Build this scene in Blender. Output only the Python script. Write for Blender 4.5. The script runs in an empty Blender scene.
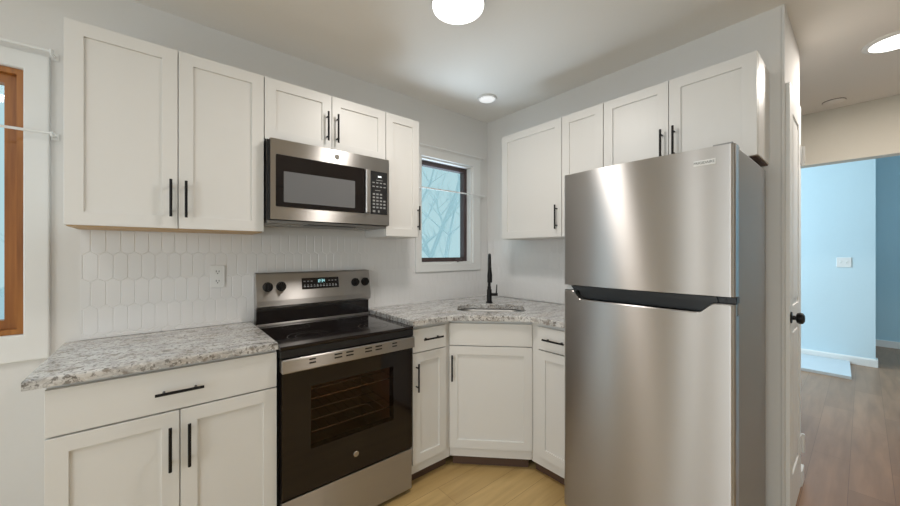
import bpy, bmesh, math, random
from mathutils import Vector, Matrix
random.seed(7)
PI = math.pi
S = bpy.context.scene
COL = S.collection

# ------------------------------------------------------------------ camera
cam_d = bpy.data.cameras.new('camera')
cam_d.sensor_fit = 'HORIZONTAL'; cam_d.sensor_width = 36.0
cam_d.lens = 344.09 / 900 * 36.0
cam_d.clip_start = 0.02
cam = bpy.data.objects.new('camera', cam_d); COL.objects.link(cam)
cam.location = (-2.2076, -2.1337, 1.2884)
cam.rotation_euler = (PI/2, 0, -math.radians(39.76))
S.camera = cam

# ------------------------------------------------------------------ view, world, lights
S.view_settings.view_transform = 'Standard'
S.view_settings.look = 'None'
S.view_settings.gamma = 1.0
S.view_settings.use_curve_mapping = False
S.view_settings.exposure = -0.15

W = bpy.data.worlds.new('overcast_sky'); S.world = W
W.use_nodes = True
bg = W.node_tree.nodes['Background']
bg.inputs[0].default_value = (0.60, 0.82, 0.88, 1)
bg.inputs[1].default_value = 1.0

def light(name, kind, loc, energy, color, size=0.2, size_y=None, rot=(0,0,0), spread=None):
    d = bpy.data.lights.new(name, kind); d.energy = energy; d.color = color
    if kind == 'AREA':
        d.size = size
        if size_y: d.shape = 'RECTANGLE'; d.size_y = size_y
        else: d.shape = 'DISK'
        if spread: d.spread = spread
    else:
        d.shadow_soft_size = size
    o = bpy.data.objects.new(name, d); COL.objects.link(o)
    o.location = loc; o.rotation_euler = rot
    return o
WARM = (1.0, 0.955, 0.90)
DAY = (0.72, 0.87, 1.0)
light('kitchen_lamp_light', 'AREA', (-1.205, -0.985, 2.318), 10, WARM, 0.20)
light('dining_lamp_light', 'AREA', (-3.0, -1.45, 2.318), 5, (1.0, 0.99, 0.98), 0.20)
light('hall_light_glow', 'AREA', (0.84, -2.25, 2.42), 24, (1.0, 0.93, 0.85), 0.2)
light('window_daylight', 'AREA', (-3.42, 0.22, 1.5), 12, (0.66, 0.82, 1.0), 1.1, 1.0, (-PI/2, 0, 0))
light('ceiling_fill', 'AREA', (-0.05, 0.74, 0.72), 64, (0.74, 0.85, 1.0), 1.3, 0.6, Vector((-0.35, -0.53, 0.72)).to_track_quat('-Z', 'Y').to_euler())  # hidden area light added outside the sink window to brighten the ceiling
light('far_wall_fill', 'AREA', (4.75, -4.9, 1.7), 36, (0.55, 0.80, 1.0), 0.9, 1.6, (PI/2, 0, 0))  # unseen light added to lift the far den wall
light('right_wall_fill', 'AREA', (-4.595, -2.3, 1.1), 27, (0.94, 0.97, 1.0), 1.8, 1.1, (0, -PI/2, 0))  # fill for the right-hand cabinets, added at the unseen patio door
light('fridge_band_light', 'AREA', (-4.60, -1.2, 1.05), 5, (0.96, 0.98, 1.0), 1.75, 0.30, (0, -PI/2, 0))  # added unseen strip that gives the refrigerator its bright reflected band
light('rear_fill', 'AREA', (-2.6, -4.95, 1.5), 11, (0.97, 0.98, 1.0), 2.0, 1.3, (PI/2 + 0.5, 0, 0))  # unseen fill from behind, tilted up to lift the ceiling
light('den_daylight', 'AREA', (2.9, 0.19, 1.7), 85, (0.60, 0.82, 1.0), 1.3, 1.8, (-PI/2, 0, 0))  # unseen source placed to light the near den wall and spare the far one

# ------------------------------------------------------------------ materials
def mat(name, color, rough=0.5, metal=0.0, **kw):
    m = bpy.data.materials.new(name); m.use_nodes = True
    b = m.node_tree.nodes['Principled BSDF']
    b.inputs['Base Color'].default_value = (*color, 1)
    b.inputs['Roughness'].default_value = rough
    b.inputs['Metallic'].default_value = metal
    for k, v in kw.items():
        b.inputs[k.replace('_', ' ')].default_value = v
    return m
def nodes(m):
    nt = m.node_tree
    return nt, nt.nodes, nt.links, nt.nodes['Principled BSDF']
def mottled(name, c1, c2, scale, rough, bump=0.0, metal=0.0):
    m = mat(name, c1, rough, metal)
    nt, N, L, b = nodes(m)
    tc = N.new('ShaderNodeTexCoord'); n = N.new('ShaderNodeTexNoise')
    n.inputs['Scale'].default_value = scale; n.inputs['Detail'].default_value = 4
    r = N.new('ShaderNodeMix'); r.data_type = 'RGBA'
    r.inputs[6].default_value = (*c1, 1); r.inputs[7].default_value = (*c2, 1)
    L.new(tc.outputs['Object'], n.inputs['Vector']); L.new(n.outputs['Fac'], r.inputs[0])
    L.new(r.outputs[2], b.inputs['Base Color'])
    if bump:
        bp = N.new('ShaderNodeBump'); bp.inputs['Strength'].default_value = bump; bp.inputs['Distance'].default_value = 0.002
        L.new(n.outputs['Fac'], bp.inputs['Height']); L.new(bp.outputs['Normal'], b.inputs['Normal'])
    return m
M = {}
M['wall'] = mottled('wall_paint', (0.755, 0.735, 0.71), (0.77, 0.75, 0.725), 60, 0.85, 0.08)
M['ceiling'] = mottled('ceiling_paint', (0.87, 0.835, 0.79), (0.885, 0.85, 0.805), 80, 0.9, 0.1)
M['hall_wall'] = mottled('hall_paint', (0.64, 0.60, 0.52), (0.66, 0.62, 0.54), 60, 0.85, 0.08)
M['blue_wall'] = mottled('pale_blue_paint', (0.62, 0.76, 0.82), (0.64, 0.78, 0.84), 60, 0.85, 0.05)
M['far_wall'] = mottled('teal_blue_paint', (0.45, 0.66, 0.76), (0.47, 0.68, 0.78), 60, 0.85, 0.05)
M['trim'] = mat('white_trim_paint', (0.82, 0.81, 0.79), 0.5)
M['brown_rim'] = mat('brown_rim', (0.16, 0.11, 0.08), 0.6)
M['cab'] = mottled('white_cabinet_paint', (0.77, 0.75, 0.72), (0.78, 0.76, 0.73), 12, 0.38)
M['cab_in'] = mat('raw_birch_underside', (0.62, 0.43, 0.24), 0.6)
M['gap'] = mat('dark_gap', (0.05, 0.045, 0.04), 0.8)
M['kick'] = mat('dark_brown_kick_and_shade', (0.10, 0.055, 0.035), 0.6)  # toe kick boards; also painted-in shade under the cabinet above the refrigerator
M['black'] = mat('matte_black_metal', (0.012, 0.011, 0.011), 0.35, 0.6)
M['blackplastic'] = mat('black_plastic', (0.012, 0.012, 0.013), 0.35)
M['blackglass'] = mat('black_glass', (0.010, 0.007, 0.007), 0.06, 0.0, Specular_IOR_Level=0.5)
M['tile'] = mat('white_glazed_tile', (0.80, 0.78, 0.765), 0.22)
M['grout'] = mat('white_grout', (0.80, 0.78, 0.765), 0.8)
M['white'] = mat('white_plastic', (0.82, 0.81, 0.79), 0.35)
M['grey_mark'] = mat('grey_print', (0.34, 0.34, 0.34), 0.5)
M['chrome'] = mat('satin_nickel', (0.62, 0.60, 0.57), 0.25, 1.0)
M['micro_screen'] = mat('grey_mesh_window', (0.16, 0.16, 0.165), 0.25)
M['oven_in'] = mottled('brown_oven_enamel', (0.34, 0.20, 0.13), (0.24, 0.14, 0.09), 14, 0.5)
M['bronze'] = mat('dark_bronze_sash', (0.075, 0.048, 0.048), 0.45)
M['mat'] = mottled('pale_grey_floor_mat', (0.62, 0.66, 0.68), (0.56, 0.60, 0.63), 8, 0.6)
M['snow'] = mottled('snow', (0.80, 0.86, 0.90), (0.72, 0.80, 0.86), 1.5, 0.9)
M['bark'] = mottled('frosted_bark', (0.70, 0.80, 0.83), (0.88, 0.94, 0.95), 2.5, 0.9)
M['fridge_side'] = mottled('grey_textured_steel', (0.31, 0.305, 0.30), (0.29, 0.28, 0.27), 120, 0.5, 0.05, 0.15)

def steel(name, color, rough, aniso=0.75, rot=0.0):
    m = mat(name, color, rough, 1.0)
    nt, N, L, b = nodes(m)
    b.inputs['Anisotropic'].default_value = aniso
    b.inputs['Anisotropic Rotation'].default_value = rot
    t = N.new('ShaderNodeCombineXYZ'); t.inputs[2].default_value = 1.0
    L.new(t.outputs[0], b.inputs['Tangent'])
    tc = N.new('ShaderNodeTexCoord'); mp = N.new('ShaderNodeMapping'); n = N.new('ShaderNodeTexNoise')
    mp.inputs['Scale'].default_value = (3, 3, 400)
    n.inputs['Scale'].default_value = 1.5
    L.new(tc.outputs['Object'], mp.inputs[0]); L.new(mp.outputs[0], n.inputs['Vector'])
    mr = N.new('ShaderNodeMapRange'); mr.inputs[3].default_value = rough - 0.03; mr.inputs[4].default_value = rough + 0.03
    L.new(n.outputs['Fac'], mr.inputs[0]); L.new(mr.outputs[0], b.inputs['Roughness'])
    return m
M['steel'] = steel('brushed_stainless', (0.54, 0.515, 0.495), 0.38, 1.0)
M['sink_steel'] = mat('sink_stainless', (0.45, 0.44, 0.43), 0.42, 1.0)

def emit(name, color, s):
    m = mat(name, (0.8, 0.8, 0.8), 0.4)
    b = m.node_tree.nodes['Principled BSDF']
    b.inputs['Emission Color'].default_value = (*color, 1); b.inputs['Emission Strength'].default_value = s
    return m
M['lamp'] = emit('lit_diffuser', (1.0, 0.97, 0.92), 4.0)
M['lamp_dim'] = emit('lit_recessed_lens', (1.0, 0.97, 0.94), 0.55)
M['cyan'] = emit('cyan_led', (0.25, 0.75, 0.80), 1.0)

def glass(name, tint, gloss):
    m = bpy.data.materials.new(name); m.use_nodes = True
    nt = m.node_tree; N = nt.nodes; L = nt.links
    N.remove(N['Principled BSDF'])
    out = N['Material Output']
    t = N.new('ShaderNodeBsdfTransparent'); t.inputs[0].default_value = (*tint, 1)
    g = N.new('ShaderNodeBsdfGlossy'); g.inputs['Roughness'].default_value = 0.03
    f = N.new('ShaderNodeFresnel'); f.inputs[0].default_value = 1.45
    mul = N.new('ShaderNodeMath'); mul.operation = 'MULTIPLY'; mul.inputs[1].default_value = gloss
    mx = N.new('ShaderNodeMixShader')
    ge = N.new('ShaderNodeNewGeometry'); inv = N.new('ShaderNodeMath'); inv.operation = 'SUBTRACT'; inv.inputs[0].default_value = 1.0
    front = N.new('ShaderNodeMath'); front.operation = 'MULTIPLY'
    L.new(ge.outputs['Backfacing'], inv.inputs[1]); L.new(f.outputs[0], mul.inputs[0])
    L.new(mul.outputs[0], front.inputs[0]); L.new(inv.outputs[0], front.inputs[1]); L.new(front.outputs[0], mx.inputs[0])
    L.new(t.outputs[0], mx.inputs[1]); L.new(g.outputs[0], mx.inputs[2]); L.new(mx.outputs[0], out.inputs[0])
    return m
M['glass'] = glass('window_glass', (0.93, 0.97, 0.97), 1.0)
M['oven_glass'] = glass('smoked_oven_glass', (0.72, 0.60, 0.52), 0.8)

def wood(name, c1, c2, axis, rough):
    m = mat(name, c1, rough)
    nt, N, L, b = nodes(m)
    tc = N.new('ShaderNodeTexCoord'); mp = N.new('ShaderNodeMapping'); n = N.new('ShaderNodeTexNoise')
    sc = [45, 45, 45]; sc[axis] = 2.5
    mp.inputs['Scale'].default_value = sc
    n.inputs['Scale'].default_value = 1.0; n.inputs['Detail'].default_value = 5
    r = N.new('ShaderNodeValToRGB')
    r.color_ramp.elements[0].position = 0.3; r.color_ramp.elements[0].color = (*c2, 1)
    r.color_ramp.elements[1].position = 0.7; r.color_ramp.elements[1].color = (*c1, 1)
    L.new(tc.outputs['Object'], mp.inputs[0]); L.new(mp.outputs[0], n.inputs['Vector'])
    L.new(n.outputs['Fac'], r.inputs[0]); L.new(r.outputs[0], b.inputs['Base Color'])
    return m
M['sash_wood'] = wood('stained_pine_sash', (0.46, 0.18, 0.038), (0.24, 0.08, 0.016), 2, 0.4)

def granite(name):
    m = mat(name, (0.7, 0.7, 0.7), 0.10, 0.0, Specular_IOR_Level=0.7)
    nt, N, L, b = nodes(m)
    tc = N.new('ShaderNodeTexCoord')
    mp = N.new('ShaderNodeMapping'); mp.inputs['Scale'].default_value = (1.0, 3.2, 3.2); mp.inputs['Rotation'].default_value = (0, 0, 0.25)
    L.new(tc.outputs['Object'], mp.inputs[0])
    def noise(scale, det, src=mp, dist=0.0):
        n = N.new('ShaderNodeTexNoise'); n.inputs['Scale'].default_value = scale; n.inputs['Detail'].default_value = det
        n.inputs['Distortion'].default_value = dist
        L.new(src.outputs[0 if src is mp else 'Object'], n.inputs['Vector']); return n
    def ramp(n, stops):
        r = N.new('ShaderNodeValToRGB'); e = r.color_ramp.elements
        while len(e) < len(stops): e.new(0.5)
        for i, (p, c) in enumerate(stops): e[i].position = p; e[i].color = (*c, 1)
        L.new(n.outputs['Fac'], r.inputs[0]); return r
    def mix(a, bb, fac):
        x = N.new('ShaderNodeMix'); x.data_type = 'RGBA'
        L.new(a, x.inputs[6])
        if isinstance(bb, tuple): x.inputs[7].default_value = (*bb, 1)
        else: L.new(bb, x.inputs[7])
        L.new(fac, x.inputs[0]); return x.outputs[2]
    base = ramp(noise(7, 6, mp, 0.6), [(0.32, (0.38, 0.37, 0.37)), (0.46, (0.58, 0.56, 0.54)), (0.60, (0.74, 0.72, 0.70))])
    tan = ramp(noise(5, 5), [(0.52, (0, 0, 0)), (0.66, (0.6, 0.6, 0.6))])
    c = mix(base.outputs[0], (0.54, 0.48, 0.42), tan.outputs[0])
    veins = ramp(noise(11, 7, mp, 1.2), [(0.455, (0, 0, 0)), (0.49, (0.5, 0.5, 0.5)), (0.52, (0, 0, 0))])
    c = mix(c, (0.16, 0.155, 0.16), veins.outputs[0])
    blot = ramp(noise(32, 4, tc, 0.8), [(0.55, (0, 0, 0)), (0.64, (0.8, 0.8, 0.8))])
    c = mix(c, (0.22, 0.185, 0.155), blot.outputs[0])
    specks = ramp(noise(85, 3, tc), [(0.555, (0, 0, 0)), (0.615, (0.7, 0.7, 0.7))])
    c = mix(c, (0.10, 0.085, 0.072), specks.outputs[0])
    sp2 = ramp(noise(95, 2, tc), [(0.59, (0, 0, 0)), (0.65, (0.8, 0.8, 0.8))])
    c = mix(c, (0.72, 0.70, 0.68), sp2.outputs[0])
    L.new(c, b.inputs['Base Color'])
    return m
M['granite'] = granite('speckled_grey_granite')

def plank(name, c1, c2, c3, rot, rough):
    m = mat(name, c1, rough)
    nt, N, L, b = nodes(m)
    tc = N.new('ShaderNodeTexCoord'); mp = N.new('ShaderNodeMapping'); mp.inputs['Rotation'].default_value = (0, 0, rot)
    L.new(tc.outputs['Object'], mp.inputs[0])
    br = N.new('ShaderNodeTexBrick')
    br.inputs['Scale'].default_value = 1.0
    br.inputs['Brick Width'].default_value = 1.05; br.inputs['Row Height'].default_value = 0.16
    br.inputs['Mortar Size'].default_value = 0.0012; br.inputs['Bias'].default_value = 0.0
    br.offset = 0.37
    br.inputs['Color1'].default_value = (*c1, 1); br.inputs['Color2'].default_value = (*c2, 1)
    br.inputs['Mortar'].default_value = (c3[0]*0.85, c3[1]*0.85, c3[2]*0.85, 1)
    L.new(mp.outputs[0], br.inputs['Vector'])
    mp2 = N.new('ShaderNodeMapping'); mp2.inputs['Scale'].default_value = (1.6, 14, 1)
    L.new(mp.outputs[0], mp2.inputs[0])
    n = N.new('ShaderNodeTexNoise'); n.inputs['Scale'].default_value = 1.3; n.inputs['Detail'].default_value = 6; n.inputs['Distortion'].default_value = 0.4
    L.new(mp2.outputs[0], n.inputs['Vector'])
    r = N.new('ShaderNodeValToRGB'); r.color_ramp.elements[0].position = 0.35; r.color_ramp.elements[1].position = 0.7
    r.color_ramp.elements[0].color = (0, 0, 0, 1); r.color_ramp.elements[1].color = (0.65, 0.65, 0.65, 1)
    L.new(n.outputs['Fac'], r.inputs[0])
    x = N.new('ShaderNodeMix'); x.data_type = 'RGBA'; x.inputs[7].default_value = (*c3, 1)
    L.new(r.outputs[0], x.inputs[0]); L.new(br.outputs['Color'], x.inputs[6])
    L.new(x.outputs[2], b.inputs['Base Color'])
    return m
M['floor'] = plank('light_oak_planks', (0.66, 0.46, 0.20), (0.55, 0.37, 0.155), (0.37, 0.23, 0.085), 0.0, 0.34)
M['hall_floor'] = plank('darker_brown_planks', (0.36, 0.205, 0.118), (0.28, 0.158, 0.09), (0.20, 0.112, 0.064), 0.0, 0.36)  # darker, redder plank colours than the kitchen floor

# ------------------------------------------------------------------ mesh helpers
def B(): return bmesh.new()
def bx(bm, x0, x1, y0, y1, z0, z1, bev=0.0, seg=2):
    vs = [bm.verts.new((x, y, z)) for z in (z0, z1) for y in (y0, y1) for x in (x0, x1)]
    F = [bm.faces.new([vs[i] for i in f]) for f in ((0,2,3,1),(4,5,7,6),(0,1,5,4),(2,6,7,3),(0,4,6,2),(1,3,7,5))]
    if bev:
        es = list({e for f in F for e in f.edges})
        bmesh.ops.bevel(bm, geom=es, offset=bev, segments=seg, profile=0.5, affect='EDGES')
    return bm
def prism(bm, pts, z0, z1, axis='z'):
    """extrude a 2D outline; axis z: pts are (x,y); axis y: pts are (x,z); axis x: pts are (y,z)"""
    def P(p, h):
        return {'z': (p[0], p[1], h), 'y': (p[0], h, p[1]), 'x': (h, p[0], p[1])}[axis]
    a = [bm.verts.new(P(p, z0)) for p in pts]; b = [bm.verts.new(P(p, z1)) for p in pts]
    n = len(pts)
    fs = [bm.faces.new(a), bm.faces.new(b)]
    for i in range(n): fs.append(bm.faces.new((a[i], a[(i+1) % n], b[(i+1) % n], b[i])))
    bmesh.ops.recalc_face_normals(bm, faces=fs)
    return bm
def tube(bm, pts, r, seg=12, caps=True):
    pts = [Vector(p) for p in pts]; n = len(pts)
    rs = r if isinstance(r, (list, tuple)) else [r]*n
    rings = []; up = None
    for i in range(n):
        t = (pts[min(i+1, n-1)] - pts[max(i-1, 0)]).normalized()
        if up is None:
            up = t.orthogonal().normalized()
        else:
            up = (up - t*up.dot(t)).normalized()
        s = t.cross(up)
        rings.append([bm.verts.new(pts[i] + (up*math.cos(2*PI*k/seg) + s*math.sin(2*PI*k/seg))*rs[i]) for k in range(seg)])
    for i in range(n-1):
        for k in range(seg):
            f = bm.faces.new((rings[i][k], rings[i][(k+1) % seg], rings[i+1][(k+1) % seg], rings[i+1][k])); f.smooth = True
    if caps:
        bm.faces.new(list(reversed(rings[0]))); bm.faces.new(rings[-1])
    return bm
def lathe(bm, prof, c=(0,0,0), axis='z', seg=32, smooth=True):
    """prof: (radius, height) list; axis z up, or y: height along -y"""
    rings = []
    for r, h in prof:
        ring = []
        for k in range(seg):
            a = 2*PI*k/seg; u, v = r*math.cos(a), r*math.sin(a)
            p = (c[0]+u, c[1]+v, c[2]+h) if axis == 'z' else (c[0]+u, c[1]-h, c[2]+v)
            ring.append(bm.verts.new(p))
        rings.append(ring)
    fs = []
    for i in range(len(prof)-1):
        for k in range(seg):
            f = bm.faces.new((rings[i][k], rings[i][(k+1) % seg], rings[i+1][(k+1) % seg], rings[i+1][k])); f.smooth = smooth; fs.append(f)
    fs.append(bm.faces.new(list(reversed(rings[0])))); fs.append(bm.faces.new(rings[-1]))
    bmesh.ops.recalc_face_normals(bm, faces=fs)
    return bm
def link(o, parent=None):
    COL.objects.link(o)
    if parent: o.parent = parent
    return o
def obj(name, bm, m, parent=None, label=None):
    me = bpy.data.meshes.new(name); bmesh.ops.recalc_face_normals(bm, faces=bm.faces[:])
    es = [e for e in bm.edges if len(e.link_faces) == 2 and (e.link_faces[0].smooth != e.link_faces[1].smooth or (e.link_faces[0].smooth and e.calc_face_angle(0) > 0.7))]
    if es: bmesh.ops.split_edges(bm, edges=es)
    bm.to_mesh(me); bm.free()
    me.materials.append(M[m] if isinstance(m, str) else m)
    o = bpy.data.objects.new(name, me)
    if label: o['label'] = label
    return link(o, parent)
def tag(o, label, cat, group=None):
    o['label'] = label; o['category'] = cat
    if group: o['group'] = group
    return o
def thing(name, label, cat, loc=(0,0,0), rotz=0.0, group=None):
    o = bpy.data.objects.new(name, None); o.empty_display_size = 0.05
    o.location = loc; o.rotation_euler = (0, 0, rotz)
    link(o); return tag(o, label, cat, group)
def struct(name, bm, m):
    o = obj(name, bm, m); o['kind'] = 'structure'; return o
def spart(name, bm, m, parent):
    return obj(name, bm, m, parent)
def text(name, body, size, loc, rot, m, parent, ext=0.0006):
    c = bpy.data.curves.new(name, 'FONT'); c.body = body; c.size = size; c.align_x = 'CENTER'; c.align_y = 'CENTER'; c.extrude = ext
    t = bpy.data.objects.new(name+'_curve', c); COL.objects.link(t)
    bpy.context.view_layer.update()
    me = bpy.data.meshes.new_from_object(t.evaluated_get(bpy.context.evaluated_depsgraph_get()))
    bpy.data.objects.remove(t)
    me.materials.clear(); me.materials.append(M[m])
    o = bpy.data.objects.new(name, me); o.location = loc; o.rotation_euler = rot
    return link(o, parent)
def rrect(cx, cy, hx, hy, r, n=6):
    pts = []
    for sx, sy, a0 in ((1, 1, 0), (-1, 1, PI/2), (-1, -1, PI), (1, -1, 3*PI/2)):
        for k in range(n+1):
            a = a0 + PI/2*k/n
            pts.append((cx + sx*(hx-r) + r*math.cos(a), cy + sy*(hy-r) + r*math.sin(a)))
    return pts

# ------------------------------------------------------------------ the room
H = 2.44
def wall_xz(bm, x0, x1, y0, y1, z0, z1, holes):
    """a wall along x with rectangular holes (hx0,hx1,hz0,hz1), sorted by x"""
    x = x0
    for a, b, c, d in holes:
        bx(bm, x, a, y0, y1, z0, z1); bx(bm, a, b, y0, y1, z0, c); bx(bm, a, b, y0, y1, d, z1); x = b
    bx(bm, x, x1, y0, y1, z0, z1); return bm
W1 = (-4.05, -2.633, 0.966, 2.016)
W2 = (-0.722, -0.19, 1.205, 2.02)
struct('floor', bx(B(), -4.7, 0.0, -5.1, 0.0, -0.1, 0), 'floor')
struct('floor_hall', bx(B(), 0.001, 5.5, -5.1, 0.2, -0.1, 0), 'hall_floor')
struct('ceiling', bx(B(), -4.7, 1.9, -5.1, 0.2, H, H+0.1), 'ceiling')
struct('wall_back', wall_xz(B(), -4.7, 0.0, 0.0, 0.14, 0, H, [W1, W2]), 'wall')
struct('wall_right', bx(B(), 0.0, 0.12, -1.888, 0.14, 0, H), 'wall')
DX0, DX1, DZ = 0.035, 0.48, 2.085
bm = B(); bx(bm, 0, 0.02, -1.90, -1.889, 0, H); bx(bm, 0.02, 0.58, -1.90, -1.80, DZ+0.004, H); bx(bm, 0.02, DX0-0.004, -1.90, -1.80, 0, DZ+0.004)
bx(bm, DX1+0.004, 0.58, -1.90, -1.80, 0, DZ+0.004); bx(bm, 0.48, 0.58, -1.80, 0.2, 0, H)
struct('wall_closet', bm, 'wall')
PD = (-1.0, -0.3)
bm = B(); bx(bm, -4.7, -4.6, -5.1, -3.03, 0, H); bx(bm, -4.7, -4.6, -3.03, -0.82, 2.08, H); bx(bm, -4.7, -4.6, -0.82, 0, 0, H)
struct('wall_left', bm, 'wall')
struct('wall_front', wall_xz(B(), -4.7, 5.5, -5.1, -5.0, 0, 3.3, [(-3.6, -1.6, 0.9, 2.2), (4.25, 5.25, 0.8, 2.6)]), 'hall_wall')
bm = B(); bx(bm, 1.9, 2.02, -5.0, 0.2, 2.017, 3.3); bx(bm, 1.9, 2.02, -1.2, 0.2, 0, 2.017); bx(bm, 1.9, 2.02, -5.0, -3.1, 0, 2.017)
struct('wall_opening', bm, 'hall_wall')
struct('wall_den', bx(B(), 3.96, 4.08, -2.22, 0.2, 0, 3.3), 'blue_wall')
struct('wall_den_far', bx(B(), 5.4, 5.5, -5.0, 0.2, 0, 3.3), 'far_wall')
bm = B(); wall_xz(bm, 0.58, 5.5, 0.2, 0.3, 0, 3.3, [(2.2, 3.6, 0.8, 2.6)])
struct('wall_hall_end', bm, 'blue_wall')
struct('ceiling_den', bx(B(), 2.02, 5.5, -5.1, 0.3, 3.3, 3.4), 'ceiling')
bm = B(); prism(bm, [(3.96, 0.0), (3.942, 0.0), (3.942, 0.075), (3.95, 0.09), (3.96, 0.09)], -2.22, 0.19, 'y')
bx(bm, 3.942, 4.08, -2.238, -2.22, 0, 0.085)
struct('baseboard_den', bm, 'trim')
struct('baseboard_den_far', bx(B(), 5.382, 5.4, -5.0, 0.19, 0, 0.09), 'trim')
bm = B(); bx(bm, DX1+0.012, 0.592, -1.918, -1.9, 0, 0.085, 0.003); struct('baseboard_closet', bm, 'trim')

# backsplash of elongated picket tiles, bevelled and clipped to the wall areas
def picket(rects, tw=0.0462, tl=0.131, tip=0.015, gap=0.0009):
    """rects in (u,v); returns bmesh in (u, -depth, v)"""
    bm = B()
    dep0, dep1, ch = 0.004, 0.0058, 0.0022
    for (u0, u1, v0, v1) in rects:
        part = B()
        pw, pv = tw+gap, tl-tip+gap
        for j in range(int(v0/pv)-2, int(v1/pv)+3):
            for i in range(int(u0/pw)-2, int(u1/pw)+3):
                cu = (i + (0.5 if j % 2 else 0.0))*pw; cv = j*pv + 0.06
                if cu+tw/2 < u0 or cu-tw/2 > u1 or cv+tl/2 < v0 or cv-tl/2 > v1: continue
                h = tl/2 - tip/2; w = tw/2
                def hexa(k, d):
                    ww = w-k; a = h - tip/2; b = h + tip/2
                    return [part.verts.new((cu+x, d, cv+z)) for x, z in ((0, b-k), (ww, a-k*0.5), (ww, -a+k*0.5), (0, -b+k), (-ww, -a+k*0.5), (-ww, a-k*0.5))]
                r0 = hexa(0, -dep0); r1 = hexa(0.0006, -dep1+0.0012); r2 = hexa(ch, -dep1)
                part.faces.new(r2)
                for ra, rb in ((r0, r1), (r1, r2)):
                    for k in range(6): part.faces.new((ra[k], ra[(k+1) % 6], rb[(k+1) % 6], rb[k]))
        for co, no in (((u0,0,0),(-1,0,0)), ((u1,0,0),(1,0,0)), ((0,0,v0),(0,0,-1)), ((0,0,v1),(0,0,1))):
            bmesh.ops.bisect_plane(part, geom=part.verts[:]+part.edges[:]+part.faces[:], plane_co=co, plane_no=no, clear_outer=True)
        me = bpy.data.meshes.new('tmp'); part.to_mesh(me); part.free(); bm.from_mesh(me); bpy.data.meshes.remove(me)
    return bm
ZB, ZT = 1.388, 2.142        # upper cabinets, underside and top
tiles_back = [(-2.478, -0.775, 0.918, 1.392), (-0.775, -0.096, 0.918, 1.138), (-0.096, -0.009, 0.918, 1.392)]
bs = struct('trim_1', picket(tiles_back), 'tile')
bm = B()
for a, b_, c, d in tiles_back: bx(bm, a-0.002, b_, -0.0046, 0.0, c, d)
gr = obj('grout', bm, 'grout', bs)
t2 = picket([(0.009, 1.172, 0.924, 1.392)])
for v in t2.verts: v.co = Vector((v.co.y, -v.co.x, v.co.z))
bs2 = struct('trim_2', t2, 'tile')
obj('grout', bx(B(), -0.0046, 0.0, -1.172, -0.0045, 0.924, 1.392), 'grout', bs2)

# windows -------------------------------------------------------------
def ring(bm, x0, x1, z0, z1, ix0, ix1, iz0, iz1, y0, y1, bev=0.0):
    O = ((x0, z0), (x1, z0), (x1, z1), (x0, z1)); I = ((ix0, iz0), (ix1, iz0), (ix1, iz1), (ix0, iz1))
    L = [[bm.verts.new((p[0], y, p[1])) for p in P] for P, y in ((O, y0), (I, y0), (I, y1), (O, y1))]
    fs = []
    for a in range(4):
        for k in range(4):
            fs.append(bm.faces.new((L[a][k], L[a][(k+1) % 4], L[(a+1) % 4][(k+1) % 4], L[(a+1) % 4][k])))
    bmesh.ops.recalc_face_normals(bm, faces=fs)
    if bev:
        es = [bm.edges.get((L[a][k], L[a][(k+1) % 4])) for a in (0, 1) for k in range(4)]
        bmesh.ops.bevel(bm, geom=es, offset=bev, segments=2, profile=0.5, affect='EDGES')
def casing(bm, x0, x1, z0, z1, w, y0, y1, bev=0.006, wl=None, wr=None, wt=None, wb=None):
    wl = wl or w; wr = wr or w; wt = wt or w; wb = wb or w
    ring(bm, x0-wl, x1+wr, z0-wb, z1+wt, x0, x1, z0, z1, y0, y1, bev)
def jamb(bm, x0, x1, z0, z1, t, y0, y1):
    bx(bm, x0, x0+t, y0, y1, z0, z1); bx(bm, x1-t, x1, y0, y1, z0, z1); bx(bm, x0+t, x1-t, y0, y1, z1-t, z1); bx(bm, x0+t, x1-t, y0, y1, z0, z0+t)
# left window with stained wood sash
bm = B(); casing(bm, W1[0], W1[1], W1[2], W1[3], 0.068, -0.020, 0.0, 0.005, wb=0.105, wt=0.07)
win1 = struct('window_1', bm, 'trim')
bm = B(); jamb(bm, W1[0]+0.001, W1[1]-0.001, W1[2]+0.001, W1[3]-0.001, 0.020, 0.004, 0.10)
obj('frame', bm, 'sash_wood', win1)
bm = B(); jamb(bm, W1[0]+0.021, W1[1]-0.021, W1[2]+0.021, W1[3]-0.021, 0.036, 0.03, 0.07)
obj('sash', bm, 'sash_wood', win1)
obj('pane', bx(B(), W1[0]+0.057, W1[1]-0.057, 0.048, 0.054, W1[2]+0.057, W1[3]-0.057), 'glass', win1)
# sink window with dark bronze sash
bm = B(); casing(bm, W2[0], W2[1], W2[2], W2[3], 0.05, -0.018, 0.0, 0.004, wr=0.085, wb=0.062, wt=0.065)
win2 = struct('window_2', bm, 'trim')
bm = B(); jamb(bm, W2[0]+0.001, W2[1]-0.001, W2[2]+0.001, W2[3]-0.001, 0.012, 0.002, 0.12)
obj('jamb', bm, 'trim', win2)
bm = B(); jamb(bm, W2[0]+0.014, W2[1]-0.014, W2[2]+0.014, W2[3]-0.014, 0.032, 0.05, 0.10)
obj('sash', bm, 'bronze', win2)
obj('pane', bx(B(), W2[0]+0.046, W2[1]-0.046, 0.072, 0.078, W2[2]+0.046, W2[3]-0.046), 'glass', win2)
bm = B(); bx(bm, -0.345, -0.27, 0.02, 0.045, 1.2175, 1.232, 0.004); tube(bm, [(-0.30, 0.03, 1.232), (-0.30, 0.012, 1.238), (-0.33, -0.004, 1.226), (-0.36, -0.008, 1.222)], 0.007, 10)
obj('crank_handle', bm, 'bronze', win2)

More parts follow.
